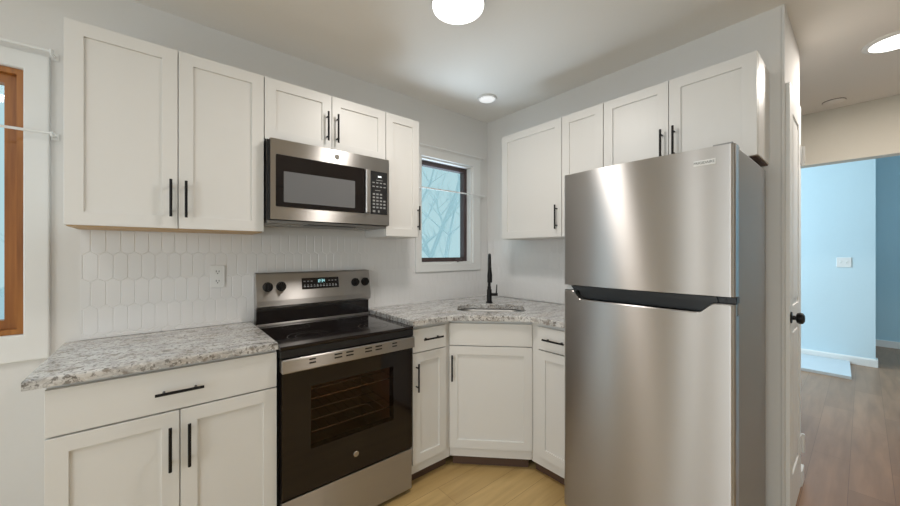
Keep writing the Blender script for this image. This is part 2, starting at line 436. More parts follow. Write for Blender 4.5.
# patio door in the left wall and windows of the front wall, unseen, added for light and reflections
bm = B()
def jamb_x(bm, x0, x1, y0, y1, z0, z1, t):
    bx(bm, x0, x1, y0, y0+t, z0, z1); bx(bm, x0, x1, y1-t, y1, z0, z1); bx(bm, x0, x1, y0+t, y1-t, z1-t, z1); bx(bm, x0, x1, y0+t, y1-t, z0, z0+t)
jamb_x(bm, -4.68, -4.62, -1.575, -0.825, 0.002, 2.075, 0.15); jamb_x(bm, -4.68, -4.62, -3.025, -1.58, 0.002, 2.075, 0.10)
d2 = struct('door_2', bm, 'trim')
bm = B(); bx(bm, -4.655, -4.648, -1.425, -0.975, 0.152, 1.925); bx(bm, -4.655, -4.648, -2.925, -1.68, 0.102, 1.975)
obj('pane', bm, 'glass', d2)
bm = B(); jamb(bm, -3.598, -1.602, 0.902, 2.198, 0.06, -5.07, -5.01); jamb(bm, -2.63, -2.57, 0.962, 2.138, 0.025, -5.07, -5.01)
w3 = struct('window_3', bm, 'trim'); obj('pane', bx(B(), -3.54, -1.66, -5.05, -5.044, 0.96, 2.14), 'glass', w3)
bm = B(); jamb(bm, 2.202, 3.598, 0.802, 2.598, 0.06, 0.21, 0.27)
w4 = struct('added_window_4', bm, 'trim'); obj('pane', bx(B(), 2.26, 3.54, 0.23, 0.236, 0.86, 2.54), 'glass', w4)  # unseen window added so its light grazes the near den wall

bm = B(); jamb(bm, 4.252, 5.248, 0.802, 2.598, 0.06, -5.07, -5.01)
w5 = struct('added_window_5', bm, 'trim'); obj('pane', bx(B(), 4.31, 5.19, -5.05, -5.044, 0.86, 2.54), 'glass', w5)  # unseen window added for the light on the far den wall

# hall door ------------------------------------------------------------
bm = B()
yF, yB = -1.914, -1.879
bx(bm, DX0, DX1, yF+0.006, yB, 0.012, DZ)
zr = [(0.012, 0.21), (0.93, 1.03), (DZ-0.12, DZ)]
for a, b_ in zr: bx(bm, DX0+0.10, DX1-0.10, yF, yF+0.006, a, b_)
for a, b_ in ((DX0, DX0+0.10), (DX1-0.10, DX1)): bx(bm, a, b_, yF, yF+0.006, 0.012, DZ)
for a, b_ in ((0.24, 0.90), (1.06, DZ-0.15)): bx(bm, DX0+0.13, DX1-0.13, yF+0.001, yF+0.006, a, b_, 0.003)
dr = struct('door_1', bm, 'trim')
bm = B(); lathe(bm, [(0.027, 0.0), (0.027, 0.005), (0.011, 0.007), (0.010, 0.017), (0.022, 0.021), (0.027, 0.031), (0.025, 0.041), (0.014, 0.047), (0.002, 0.048)], (0.062, yF, 0.985), 'y', 24)
obj('knob', bm, 'black', dr)
for z in (1.82, 0.25):
    bm = B(); tube(bm, [(DX1-0.002, yF-0.008, z-0.05), (DX1-0.002, yF-0.008, z+0.05)], 0.008, 10); bx(bm, DX1-0.05, DX1, yF-0.003, yF, z-0.05, z+0.05)
    obj('hinge', bm, 'white', dr)

# ------------------------------------------------------------------ cabinets
def shaker(bm, x0, x1, z0, z1, y, t=0.019, st=0.050, rec=0.008):
    """door slab whose front is at y and back at y+t"""
    bx(bm, x0, x1, y+rec, y+t, z0, z1)
    ring(bm, x0, x1, z0, z1, x0+st, x1-st, z0+st, z1-st, y, y+rec, 0.001)
    return bm
def pull(parent, x, z, y, L, vert=True):
    bm = B(); so = 0.026
    a, b_ = (-L/2, L/2)
    P = (lambda s, d: (x, y-d, z+s)) if vert else (lambda s, d: (x+s, y-d, z))
    tube(bm, [P(a, so), P(b_, so)], 0.0052, 12)
    for s in (a+0.024, b_-0.024): tube(bm, [P(s, 0), P(s, so)], 0.0042, 10)
    return obj('handle', bm, 'black', parent)
G = 0.0016
def cabinet(name, label, cat, loc, rotz, w, depth, z0, z1, fronts, group, kick=False, hollow=False, under='cab', sideless=None):
    """local frame: x 0..w seen from the front, wall at y=0, front at y=-depth"""
    t = thing(name, label, cat, (loc[0], loc[1], 0), rotz, group)
    t.location.z = z0 if not kick else 0
    zo = t.location.z
    yb = -depth + 0.020
    bm = B()
    if hollow:
        bx(bm, 0.005, w-0.005, yb, yb+0.006, z0-zo, z1-zo)
    else:
        bx(bm, 0, w, yb, -0.002, z0-zo+(0.006 if not kick else 0), z1-zo)
    obj('body', bm, 'cab', t)
    if not kick:
        obj('bottom_panel', bx(B(), 0.004, w-0.004, yb+0.003, -0.012, z0-zo, z0-zo+0.006), under, t)
    for f in fronts:
        kind, x0, x1, a, b_ = f[:5]
        bm = B()
        if kind == 'door':
            shaker(bm, x0+G, x1-G, a-zo, b_-zo, -depth)
            d = obj('door', bm, 'cab', t)
        else:
            bx(bm, x0+G, x1-G, -depth, -depth+0.019, a-zo, b_-zo, 0.0012, 1)
            d = obj('drawer' if kind == 'drawer' else 'false_drawer_front', bm, 'cab', t)
        if len(f) > 5:
            hx, hz, L, v = f[5:]
            pull(d, hx, hz-zo, -depth, L, v)
    return t
UD = 0.286
PU = 0.154
UG = 'white shaker wall cabinets'
def upper_back(x0, x1, z0, label, fr, under='cab'):
    return cabinet('wall_cabinet', label, 'cabinet', (x0, 0), 0, x1-x0, UD, z0, ZT, [(k, a-x0, b_-x0, c, d, *( (e[0]-x0, *e[1:]) if e else () )) for k, a, b_, c, d, e in fr], UG, under=under)
def upper_right(y0, y1, z0, label, fr, under='cab'):
    return cabinet('wall_cabinet', label, 'cabinet', (0, y0), -PI/2, y0-y1, UD, z0, ZT, [(k, y0-a, y0-b_, c, d, *( (y0-e[0], *e[1:]) if e else () )) for k, a, b_, c, d, e in fr], UG, under=under)
upper_back(-2.487, -1.8355, ZB, 'large two-door white wall cabinet at left, beside the wood-framed window', [
    ('door', -2.487, -2.161, ZB+0.004, ZT, (-2.185, 1.516, PU, True)), ('door', -2.161, -1.8355, ZB+0.004, ZT, (-2.135, 1.515, PU, True))], 'cab_in')
upper_back(-1.8345, -1.1755, 1.838, 'short two-door white wall cabinet directly above the microwave', [
    ('door', -1.8345, -1.505, 1.841, ZT, (-1.532, 1.966, PU, True)), ('door', -1.505, -1.1755, 1.841, ZT, (-1.478, 1.964, PU, True))])
upper_back(-1.1745, -0.930, ZB, 'narrow single-door white wall cabinet between the microwave and the sink window', [
    ('door', -1.1745, -0.930, ZB+0.004, ZT, (-0.944, 1.512, PU, True))])
upper_right(-0.424, -0.9195, ZB, 'single-door white wall cabinet on the right wall nearest the sink', [
    ('door', -0.424, -0.9195, ZB+0.004, ZT, (-0.887, 1.517, PU, True))])
upper_right(-0.9205, -1.1865, ZB, 'narrow white wall cabinet without visible pull, left of the pair above the refrigerator', [
    ('door', -0.9205, -1.1865, ZB+0.004, ZT, None)])
upper_right(-1.1875, -1.848, 1.701, 'two-door white wall cabinet directly above the refrigerator', [
    ('door', -1.1875, -1.516, 1.704, ZT, (-1.487, 1.825, PU, True)), ('door', -1.516, -1.848, 1.704, ZT, (-1.541, 1.829, PU, True))], 'kick')  # dark brown underside stands in for the shade beneath this cabinet

BD = 0.555
ZC = 0.886
BG = 'white shaker base cabinets'
def base_back(x0, x1, label, fr):
    return cabinet('base_cabinet', label, 'cabinet', (x0, 0), 0, x1-x0, BD, 0.063, ZC-0.001, [(k, a-x0, b_-x0, c, d, *( (e[0]-x0, *e[1:]) if e else () )) for k, a, b_, c, d, e in fr], BG, kick=True)
def kickboard(t, w, y, x=0.0):
    obj('kick_board', bx(B(), x, w-x, y, y+0.015, 0.0005, 0.0625), 'kick', t)
t = base_back(-2.486, -1.8405, 'white base cabinet at left with one wide drawer over two doors', [
    ('drawer', -2.486, -1.8405, 0.728, 0.872, (-2.162, 0.797, 0.138, False)),
    ('door', -2.486, -2.1625, 0.113, 0.722, (-2.190, 0.597, PU, True)), ('door', -2.1625, -1.8405, 0.113, 0.722, (-2.136, 0.596, PU, True))])
kickboard(t, 0.645, -0.42)
t = base_back(-1.166, -0.883, 'narrow white base cabinet between the stove and the corner sink cabinet', [
    ('drawer', -1.160, -0.922, 0.738, 0.866, (-1.032, 0.807, 0.135, False)),
    ('door', -1.160, -0.922, 0.122, 0.732, (-1.136, 0.604, PU, True))])
kickboard(t, 0.283, -0.500)
# corner sink base, front on the diagonal
dw = 0.500
cxy = (-1.435/2, -1.435/2)
dirx = Vector((math.sqrt(.5), -math.sqrt(.5)))
nrm = Vector((-math.sqrt(.5), -math.sqrt(.5)))
org = Vector(cxy) - dirx*dw/2 - nrm*BD
t = cabinet('base_cabinet', 'white corner base cabinet set diagonally below the sink', 'cabinet', (org.x, org.y), -PI/4, dw, BD, 0.063, ZC-0.001, [
    ('false', 0.004, dw-0.004, 0.737, 0.868, ), ('door', 0.004, dw-0.004, 0.122, 0.731, 0.024, 0.605, PU, True)], BG, kick=True, hollow=True)
kickboard(t, dw, -0.508, 0.022)
t = cabinet('base_cabinet', 'white base cabinet with drawer and door between corner sink cabinet and refrigerator', 'cabinet', (0, -0.883), -PI/2, 0.294, BD, 0.063, ZC-0.001, [
    ('drawer', 0.050, 0.290, 0.738, 0.866, 0.167, 0.802, 0.135, False), ('door', 0.050, 0.290, 0.122, 0.732)], BG, kick=True)
kickboard(t, 0.294, -0.500)

# ------------------------------------------------------------------ counters
def slab(name, outline, hole, z0, z1, m, r=0.006):
    bm = B()
    vs = [bm.verts.new((p[0], p[1], z0)) for p in outline]
    es = [bm.edges.new((vs[i], vs[(i+1) % len(vs)])) for i in range(len(vs))]
    if hole:
        hv = [bm.verts.new((p[0], p[1], z0)) for p in hole]
        es += [bm.edges.new((hv[i], hv[(i+1) % len(hv)])) for i in range(len(hv))]
    g = bmesh.ops.triangle_fill(bm, edges=es, use_beauty=True)
    fs = [f for f in g['geom'] if isinstance(f, bmesh.types.BMFace)]
    ex = bmesh.ops.extrude_face_region(bm, geom=fs)
    for v in [v for v in ex['geom'] if isinstance(v, bmesh.types.BMVert)]: v.co.z = z1
    bmesh.ops.recalc_face_normals(bm, faces=bm.faces[:])
    rim = []
    for e in bm.edges:
        if len(e.link_faces) == 2 and all(abs(v.co.z-z1) < 1e-5 for v in e.verts) and abs(e.link_faces[0].normal.z - e.link_faces[1].normal.z) > 0.5: rim.append(e)
    bmesh.ops.bevel(bm, geom=rim, offset=r, segments=2, profile=0.5, affect='EDGES')
    return obj(name, bm, m)
CT = 0.916
o = slab('countertop', [(-2.526, -0.571), (-1.8405, -0.571), (-1.8405, -0.001), (-2.526, -0.001)], None, ZC, CT, 'granite')
tag(o, 'grey speckled granite countertop slab on the left base cabinet', 'countertop', 'granite countertops')
def arc_corner(p, d0, d1, r, n=6):
    """round corner p between incoming dir d0 and outgoing dir d1"""
    d0 = Vector(d0).normalized(); d1 = Vector(d1).normalized(); p = Vector(p)
    out = []
    for k in range(n+1):
        s = k/n
        a = p - d0*r; b_ = p + d1*r
        out.append(tuple(a*(1-s)**2 + p*2*s*(1-s) + b_*s**2))
    return out
FE = -0.571; SUM = -1.435-0.030
pA = (SUM-FE, FE); pB = (FE, SUM-FE)
dg = (1, -1)
outl = [(-1.166, -0.001), (-1.166, FE)] + arc_corner(pA, (1, 0), dg, 0.07) + arc_corner(pB, dg, (0, -1), 0.07) + [(FE, -1.177), (-0.001, -1.177), (-0.001, -0.001)]
sc = Vector((-0.515, -0.528)); hw, hd, rr = 0.222, 0.155, 0.09
def sink_pts(hw, hd, rr):
    return [(sc.x + dirx.x*a + nrm.x*b_, sc.y + dirx.y*a + nrm.y*b_) for a, b_ in rrect(0, 0, hw, hd, rr, 7)]
CT2 = 0.919
o = slab('countertop', outl, sink_pts(hw, hd, rr), ZC+0.002, CT2, 'granite', 0.005)
tag(o, 'grey speckled granite corner countertop around the sink', 'countertop', 'granite countertops')
# sink bowl under the slab
bm = B()
lev = [(hw+0.012, hd+0.012, rr+0.012, ZC), (hw+0.004, hd+0.004, rr+0.004, ZC), (hw-0.004, hd-0.004, rr, ZC-0.01), (hw-0.012, hd-0.012, rr, ZC-0.15), (hw-0.05, hd-0.05, rr-0.03, ZC-0.17)]
rings = []
for a, b_, r_, z in lev: rings.append([bm.verts.new((p[0], p[1], z)) for p in sink_pts(a, b_, r_)])
for i in range(len(rings)-1):
    n = len(rings[i])
    for k in range(n):
        f = bm.faces.new((rings[i][k], rings[i][(k+1) % n], rings[i+1][(k+1) % n], rings[i+1][k])); f.smooth = True
bm.faces.new(rings[-1])
for v in bm.verts: v.co -= Vector((sc.x, sc.y, 0.70))
snk = thing('sink', 'undermount stainless steel sink bowl set into the corner countertop', 'sink', (sc.x, sc.y, 0.70))
bas = obj('basin', bm, 'sink_steel', snk)
md = bas.modifiers.new('sheet', 'SOLIDIFY'); md.thickness = 0.0012; md.offset = 1
obj('drain', lathe(B(), [(0.04, 0.0175), (0.04, 0.020), (0.03, 0.0215), (0.028, 0.019), (0.004, 0.019)], (0, 0, 0), 'z', 24), 'chrome', snk)
# faucet
fx, fy = -0.345, -0.352
fc = thing('faucet', 'matte black gooseneck pull-down faucet standing behind the sink', 'faucet', (fx, fy, CT2), -PI/4)
bm = B(); lathe(bm, [(0.026, 0), (0.026, 0.006), (0.019, 0.012), (0.018, 0.095), (0.0135, 0.105), (0.0135, 0.12)], (0, 0, 0), 'z', 24)
obj('base', bm, 'black', fc)
pts = [(0, 0, 0.118), (0, 0, 0.27)]
R = 0.075
for k in range(1, 13):
    a = PI*k/12*1.0
    pts.append((0, -R + R*math.cos(a), 0.27 + R*1.15*math.sin(a)))
pts.append((0, -2*R, 0.255))
obj('spout', tube(B(), pts, 0.0105, 14), 'black', fc)
bm = B(); lathe(bm, [(0.016, 0.0), (0.017, 0.004), (0.0175, 0.05), (0.0125, 0.09), (0.012, 0.105)], (0, -2*R, 0.163), 'z', 20)
obj('spray_head', bm, 'black', fc)
bm = B(); tube(bm, [(0.010, 0, 0.062), (0.062, 0, 0.062)], 0.011, 14); tube(bm, [(0.052, 0, 0.066), (0.054, 0, 0.10), (0.056, 0, 0.135)], [0.006, 0.0045, 0.004], 10)
obj('lever', bm, 'black', fc)

# ------------------------------------------------------------------ stove
def emblem(parent, x, y, z, r):
    """round badge with a looped script monogram, facing -y"""
    bm = B(); lathe(bm, [(r, 0), (r, 0.0015), (r*0.94, 0.0025), (r*0.2, 0.0025)], (x, y, z), 'y', 28)
    e = obj('emblem', bm, 'chrome', parent)
    bm = B()
    ring = [(x + r*0.78*math.cos(2*PI*k/28), y-0.0027, z + r*0.78*math.sin(2*PI*k/28)) for k in range(29)]
    tube(bm, ring, r*0.05, 6, False)
    obj('emblem_ring', bm, 'grey_dark', e)
    bm = B()
    def swirl(cx_, cz_, s, a0, a1, k=16):
        return [(x + r*(cx_ + s*math.cos(a0+(a1-a0)*i/k)), y-0.0027, z + r*(cz_ + s*1.2*math.sin(a0+(a1-a0)*i/k))) for i in range(k+1)]
    tube(bm, swirl(-0.22, 0.05, 0.28, 0.6, 2*PI-0.1), r*0.055, 6)
    tube(bm, swirl(-0.12, -0.22, 0.2, 0.9, -2.6), r*0.05, 6)
    tube(bm, swirl(0.24, 0.16, 0.2, 0.4, 4.4), r*0.055, 6)
    tube(bm, swirl(0.24, -0.2, 0.22, 1.8, 5.9), r*0.055, 6)
    obj('emblem_letters', bm, 'grey_dark', e)
    return e
M['grey_dark'] = mat('dark_grey_print', (0.12, 0.12, 0.12), 0.5)
SX = -1.5035; SW = 0.327
st = thing('stove', 'stainless steel electric range with black glass top between the two counters', 'stove', (SX, 0, 0))
bm = B()
bx(bm, -SW, SW, -0.535, -0.03, 0.02, 0.235); bx(bm, -SW, SW, -0.535, -0.03, 0.76, 0.8775); bx(bm, -SW, -SW+0.06, -0.535, -0.03, 0.235, 0.76)
bx(bm, SW-0.06, SW, -0.535, -0.03, 0.235, 0.76); bx(bm, -SW+0.06, SW-0.06, -0.08, -0.03, 0.235, 0.76)
for sx in (-0.28, 0.28):
    for sy in (-0.49, -0.10): lathe(bm, [(0.018, 0.001), (0.018, 0.02)], (sx, sy, 0), 'z', 12)
obj('body', bm, 'blackplastic', st)
bm = B(); bx(bm, -SW+0.06, SW-0.06, -0.532, -0.081, 0.236, 0.25); bx(bm, -SW+0.061, SW-0.061, -0.095, -0.082, 0.25, 0.745); bx(bm, -SW+0.061, -SW+0.07, -0.532, -0.095, 0.25, 0.745); bx(bm, SW-0.07, SW-0.061, -0.532, -0.095, 0.25, 0.745)
bx(bm, -SW+0.061, SW-0.061, -0.532, -0.082, 0.745, 0.758)
obj('oven_liner', bm, 'oven_in', st)
for z in (0.468, 0.62):
    bm = B()
    for y in (-0.515, -0.40, -0.28, -0.15): tube(bm, [(-0.255, y, z), (0.255, y, z)], 0.0035, 8)
    for k in range(11): tube(bm, [(-0.24+0.048*k, -0.515, z+0.004), (-0.24+0.048*k, -0.12, z+0.004)], 0.002, 6)
    obj('oven_rack', bm, 'chrome', st)
bm = B(); bx(bm, -0.331, 0.331, -0.582, -0.075, 0.878, 0.894, 0.003)
ct = obj('cooktop', bm, 'blackglass', st)
def ringpath(bm, x, y, r, w):
    a = [bm.verts.new((x + r*math.cos(2*PI*k/40), y + r*math.sin(2*PI*k/40), 0.8943)) for k in range(40)]
    b_ = [bm.verts.new((x + (r-w)*math.cos(2*PI*k/40), y + (r-w)*math.sin(2*PI*k/40), 0.8943)) for k in range(40)]
    for k in range(40): bm.faces.new((a[k], a[(k+1) % 40], b_[(k+1) % 40], b_[k]))
M['burner'] = mat('grey_burner_print', (0.10, 0.095, 0.095), 0.2)
for x, y, r in ((-0.17, -0.43, 0.095), (0.17, -0.43, 0.08), (-0.16, -0.19, 0.07), (0.16, -0.19, 0.09)):
    bm = B(); ringpath(bm, x, y, r, 0.004); ringpath(bm, x, y, r*0.62, 0.003); obj('burner_ring', bm, 'burner', ct)
bm = B(); bx(bm, -0.330, 0.330, -0.582, -0.5355, 0.844, 0.8775, 0.003); obj('front_rail', bm, 'blackplastic', st)
# backguard: a stainless control panel over a black lower strip
bm = B(); prism(bm, [(-0.012, 0.985), (-0.060, 0.985), (-0.088, 1.0), (-0.090, 1.03), (-0.066, 1.17), (-0.060, 1.178), (-0.012, 1.178)], -0.327, 0.327, 'x')
bgp = obj('control_panel', bm, 'steel', st)
bm = B(); bx(bm, -0.325, 0.325, -0.062, -0.012, 0.8945, 0.985); obj('backguard_base', bm, 'blackglass', st)
bm = B(); bx(bm, -0.324, 0.324, -0.074, -0.0625, 0.8946, 0.904, 0.002); obj('rear_highlight_trim', bm, 'steel', st)  # steel strip standing in for the bright reflection line behind the cooktop
tilt = math.atan2(0.024, 0.14)
def on_panel(z): return -0.090 + (z-1.03)*0.024/0.14
# display
zd = 1.112; dyc = on_panel(zd)
disp = bx(B(), -0.108, 0.108, -0.0015, 0.001, -0.032, 0.032)
dsp = obj('display', disp, 'blackglass', bgp); dsp.location = (0.012, dyc, zd); dsp.rotation_euler = (-tilt, 0, 0)
def seg7(bm, x, z, ch, s, y):
    segs = {'0': 'abcdef', '1': 'bc', '2': 'abged', '4': 'fgbc', '5': 'afgcd', '8': 'abcdefg', '3': 'abgcd'}[ch]
    w, h, t = s*0.5, s, s*0.11
    R_ = {'a': (0, w, h-t, h), 'g': (0, w, h/2-t/2, h/2+t/2), 'd': (0, w, 0, t), 'f': (0, t, h/2, h), 'b': (w-t, w, h/2, h), 'e': (0, t, 0, h/2), 'c': (w-t, w, 0, h/2)}
    for c in segs:
        a = R_[c]; bx(bm, x+a[0], x+a[1], y-0.0006, y, z+a[2], z+a[3])
bm = B()
for i, ch in enumerate('1234'): seg7(bm, -0.022 + 0.0105*i + (0.004 if i > 1 else 0), 0.004, ch, 0.017, -0.0016)
bx(bm, -0.0008+0.0, 0.001, -0.0022, -0.0016, 0.008, 0.010); bx(bm, -0.0008, 0.001, -0.0022, -0.0016, 0.014, 0.016)
obj('clock_digits', bm, 'cyan', dsp, 'cyan lit clock digits')
bm = B()
for k in range(11): bx(bm, -0.098+0.0182*k, -0.087+0.0182*k, -0.0022, -0.0016, -0.020, -0.015); bx(bm, -0.096+0.0182*k, -0.089+0.0182*k, -0.0022, -0.0016, -0.011, -0.007)
for k in (-0.098, -0.078, -0.058, 0.045, 0.064, 0.084): bx(bm, k, k+0.010, -0.0022, -0.0016, 0.010, 0.015)
obj('touch_marks', bm, 'grey_mark', dsp)
for kx in (-0.2725, -0.2055, 0.2265, 0.2925):
    zk = 1.104
    bm = B(); lathe(bm, [(0.026, 0), (0.026, 0.004), (0.0225, 0.006), (0.020, 0.024), (0.017, 0.027), (0.003, 0.0275)], (0, 0, 0), 'y', 24)
    bx(bm, -0.006, 0.006, -0.036, -0.024, -0.021, 0.021, 0.003)
    k = obj('knob', bm, 'black', bgp); k.location = (kx, on_panel(zk), zk); k.rotation_euler = (-tilt, 0, 0)
# oven door
wx0, wx1, wz0, wz1 = -0.2055, 0.2095, 0.426, 0.702
bm = B()
y0, y1 = -0.578, -0.5365
bx(bm, -0.325, wx0, y0, y1, 0.245, 0.782); bx(bm, wx1, 0.325, y0, y1, 0.245, 0.782); bx(bm, wx0, wx1, y0, y1, 0.245, wz0); bx(bm, wx0, wx1, y0, y1, wz1, 0.782)
dr_ = obj('oven_door', bm, 'blackglass', st)
obj('oven_window', bx(B(), wx0+0.0005, wx1-0.0005, -0.5765, -0.572, wz0+0.0005, wz1-0.0005), 'oven_glass', dr_)
bm = B(); bx(bm, -0.328, 0.331, -0.598, -0.540, 0.783, 0.842, 0.005)
tr_ = obj('door_top_trim', bm, 'steel', dr_)
for g0 in (-0.205, -0.09, -0.035, 0.06, 0.115, 0.205):
    w = 0.036 if g0 not in (-0.205, 0.205) else 0.028
    for z in (0.812, 0.827): obj('vent_slot', bx(B(), g0-w/2, g0+w/2, -0.5986, -0.596, z-0.0032, z+0.0032), 'blackplastic', tr_)
emblem(dr_, 0.005, -0.578, 0.326, 0.0135)
bm = B(); bx(bm, -0.324, 0.324, -0.576, -0.5365, 0.022, 0.236, 0.003); obj('storage_drawer', bm, 'steel', st)

# ------------------------------------------------------------------ microwave
mw = thing('microwave', 'stainless over-the-range microwave mounted above the stove', 'microwave', (SX, 0, 1.436))
Z0 = 1.436
bm = B(); bx(bm, -0.327, 0.325, -0.315, -0.012, 0.012, 0.398); obj('body', bm, 'blackplastic', mw)
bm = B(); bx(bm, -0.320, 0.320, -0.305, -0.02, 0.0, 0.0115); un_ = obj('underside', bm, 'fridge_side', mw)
for x in (-0.21, 0.20):
    bm = B(); bx(bm, x-0.08, x-0.075, -0.245, -0.10, -0.002, 0.0); bx(bm, x+0.075, x+0.08, -0.245, -0.10, -0.002, 0.0)
    for k in range(9): bx(bm, x-0.075, x+0.075, -0.24+0.016*k, -0.232+0.016*k, -0.002, 0.0)
    obj('grease_filter', bm, 'chrome', un_)
bm = B(); bx(bm, -0.13, 0.13, -0.300, -0.215, -0.004, 0.0, 0.002); obj('vent_scoop', bm, 'blackplastic', un_)
# front: window hole left, keypad hole right
x0, x1 = -0.3165, 0.320
a0, a1, c0, c1 = -0.2935, 0.164, 1.512-Z0, 1.762-Z0
k0, k1 = 0.2005, 0.3065
bm = B()
yF_, yB_ = -0.340, -0.3155
bx(bm, x0, a0, yF_, yB_, 0.014, 0.400); bx(bm, a0, a1, yF_, yB_, 0.014, c0); bx(bm, a0, a1, yF_, yB_, c1, 0.400); bx(bm, a1, k0, yF_, yB_, 0.014, 0.400)
bx(bm, k0, k1, yF_, yB_, 0.014, c0); bx(bm, k0, k1, yF_, yB_, c1-0.004, 0.400); bx(bm, k1, x1, yF_, yB_, 0.014, 0.400)
fr_ = obj('front_panel', bm, 'steel', mw)
bm = B(); prism(bm, rrect((a0+a1)/2, (c0+c1)/2, (a1-a0)/2-0.0005, (c1-c0)/2-0.0005, 0.006), -0.343, -0.317, 'y')
dw_ = obj('door_glass', bm, 'blackglass', mw)
bm = B(); prism(bm, rrect((-0.2585+0.1055)/2, (1.535+1.684)/2-Z0, (0.1055+0.2585)/2, (1.684-1.535)/2, 0.004), -0.3436, -0.3431, 'y')
obj('mesh_window', bm, 'micro_screen', dw_)
bm = B(); prism(bm, [(0.166, -0.344), (0.166, -0.352), (0.171, -0.357), (0.189, -0.358), (0.194, -0.355), (0.194, -0.341), (0.180, -0.341)], c0+0.004, c1-0.004, 'z')
obj('handle', bm, 'steel', mw)
bm = B(); bx(bm, k0+0.0005, k1-0.0005, -0.342, -0.317, c0+0.0005, c1-0.0045); kp = obj('keypad', bm, 'blackplastic', mw)
bm = B()
for r_ in range(5):
    for c_ in range(4):
        if c_ == 3 and r_ in (3, 4): continue
        bx(bm, 0.213+0.0225*c_, 0.227+0.0225*c_, -0.3426, -0.3421, 1.546-Z0+0.019*r_, 1.555-Z0+0.019*r_, 0.0)
for r_ in range(2):
    for c_ in range(4): bx(bm, 0.211+0.0235*c_, 0.225+0.0235*c_, -0.3426, -0.3421, 1.667-Z0+0.022*r_, 1.673-Z0+0.022*r_)
bx(bm, 0.235, 0.275, -0.3426, -0.3421, 1.706-Z0, 1.709-Z0); bx(bm, 0.228, 0.262, -0.3426, -0.3421, 1.647-Z0, 1.650-Z0)
bx(bm, 0.213, 0.229, -0.3426, -0.3421, 1.522-Z0, 1.534-Z0); bx(bm, 0.246, 0.256, -0.3426, -0.3421, 1.522-Z0, 1.534-Z0)
obj('key_marks', bm, 'grey_mark', kp)
bm = B(); bx(bm, 0.246, 0.268, -0.3428, -0.3421, 1.724-Z0, 1.733-Z0); obj('clock_display', bm, emit('pale_led', (0.8, 0.95, 1.0), 0.8), kp)
emblem(mw, 0.0055, -0.340, 1.8-Z0, 0.0135)

# ------------------------------------------------------------------ refrigerator
FY0, FY1 = -1.183, -1.849
FW = FY0 - FY1
fr = thing('refrigerator', 'tall stainless top-freezer refrigerator against the right wall', 'refrigerator', (0, FY0, 0), -PI/2)
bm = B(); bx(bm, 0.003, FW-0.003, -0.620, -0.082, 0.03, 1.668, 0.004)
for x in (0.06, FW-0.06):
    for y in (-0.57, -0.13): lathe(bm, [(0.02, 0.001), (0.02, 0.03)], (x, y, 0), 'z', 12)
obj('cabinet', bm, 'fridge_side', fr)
obj('gasket', bx(B(), 0.012, FW-0.012, -0.6285, -0.6205, 0.07, 1.655), 'blackplastic', fr)
XS = [0.0, 0.0006, 0.002, 0.0045, 0.008, 0.012, 0.016] + [0.05+0.006*k for k in range(8)] + [0.1+0.04*k for k in range(12)] + [0.555+0.0055*k for k in range(11)] + [FW-x for x in (0.016, 0.012, 0.008, 0.0045, 0.002, 0.0006, 0.0)]
XS = sorted(set(round(x, 5) for x in XS))
def yfront(x):
    s = min(max(x/FW, 0), 1)
    y = -0.690 + 0.018*0.35 - 0.018*(1-(2*s-1)**2)
    e = min(x, FW-x); r = 0.012
    if e < r: y += r - math.sqrt(max(r*r - (r-e)**2, 0))
    return y
def door_outline(n=14, bulge=0.018, rad=0.012):
    """plan outline of a gently bowed door, y negative towards the room"""
    pts = [(0.0, -0.629)] + [(x, yfront(x)) for x in XS] + [(FW, -0.629)]
    return pts
ol = door_outline()
bm = B(); prism(bm, ol, 1.134, 1.671, 'z')
for f in bm.faces:
    if abs(f.normal.z) < 0.5 and f.calc_center_median().y < -0.64: f.smooth = True
fd = obj('freezer_door', bm, 'steel', fr)
# lower door with a scooped top edge: built in vertical slices
def scoop(x):
    """top height of the lower door at x"""
    zt, zl = 1.108, 1.070
    a, b_, c, d = 0.050, 0.092, 0.555, 0.610
    if x < a or x > d: return zt
    if x < b_: s = (x-a)/(b_-a)
    elif x > c: s = (d-x)/(d-c)
    else: s = 1
    s = s*s*(3-2*s)
    return zt + (zl-zt)*s
bm = B()
xs = XS
cols = []
for x in xs:
    zt = scoop(x)
    cols.append([bm.verts.new((x, -0.629, 0.05)), bm.verts.new((x, yfront(x), 0.05)), bm.verts.new((x, yfront(x), zt-0.004)), bm.verts.new((x, yfront(x)+0.004, zt)), bm.verts.new((x, -0.655, zt)), bm.verts.new((x, -0.655, 1.066 if zt > 1.066 else zt)), bm.verts.new((x, -0.629, 1.066))])
for i in range(len(cols)-1):
    for k in range(7):
        k2 = (k+1) % 7
        try:
            f = bm.faces.new((cols[i][k], cols[i+1][k], cols[i+1][k2], cols[i][k2]))
            if k == 1: f.smooth = True
        except ValueError: pass
bm.faces.new(cols[0]); bm.faces.new(list(reversed(cols[-1])))
ld = obj('refrigerator_door', bm, 'steel', fr)
bm = B(); prism(bm, [(0.045, 1.131), (0.615, 1.131), (0.620, 1.112), (0.06, 1.112)], -0.692, -0.632, 'y'); bx(bm, 0.07, 0.60, -0.652, -0.632, 1.068, 1.112)
obj('pocket_handle', bm, 'blackplastic', fr)
bm = B(); bx(bm, 0.612, FW+0.003, -0.678, -0.632, 1.1095, 1.1325, 0.002); lathe(bm, [(0.006, 0), (0.006, 0.004)], (FW-0.03, -0.678, 1.121), 'y', 12); obj('hinge', bm, 'blackplastic', fr)
bm = B(); bx(bm, 0.01, 0.06, -0.66, -0.632, 1.110, 1.130); obj('hinge_cap', bm, 'white', fr)
bm = B(); bx(bm, FW-0.07, FW-0.01, -0.66, -0.56, 1.672, 1.684, 0.003); obj('top_hinge_cover', bm, 'fridge_side', fr)
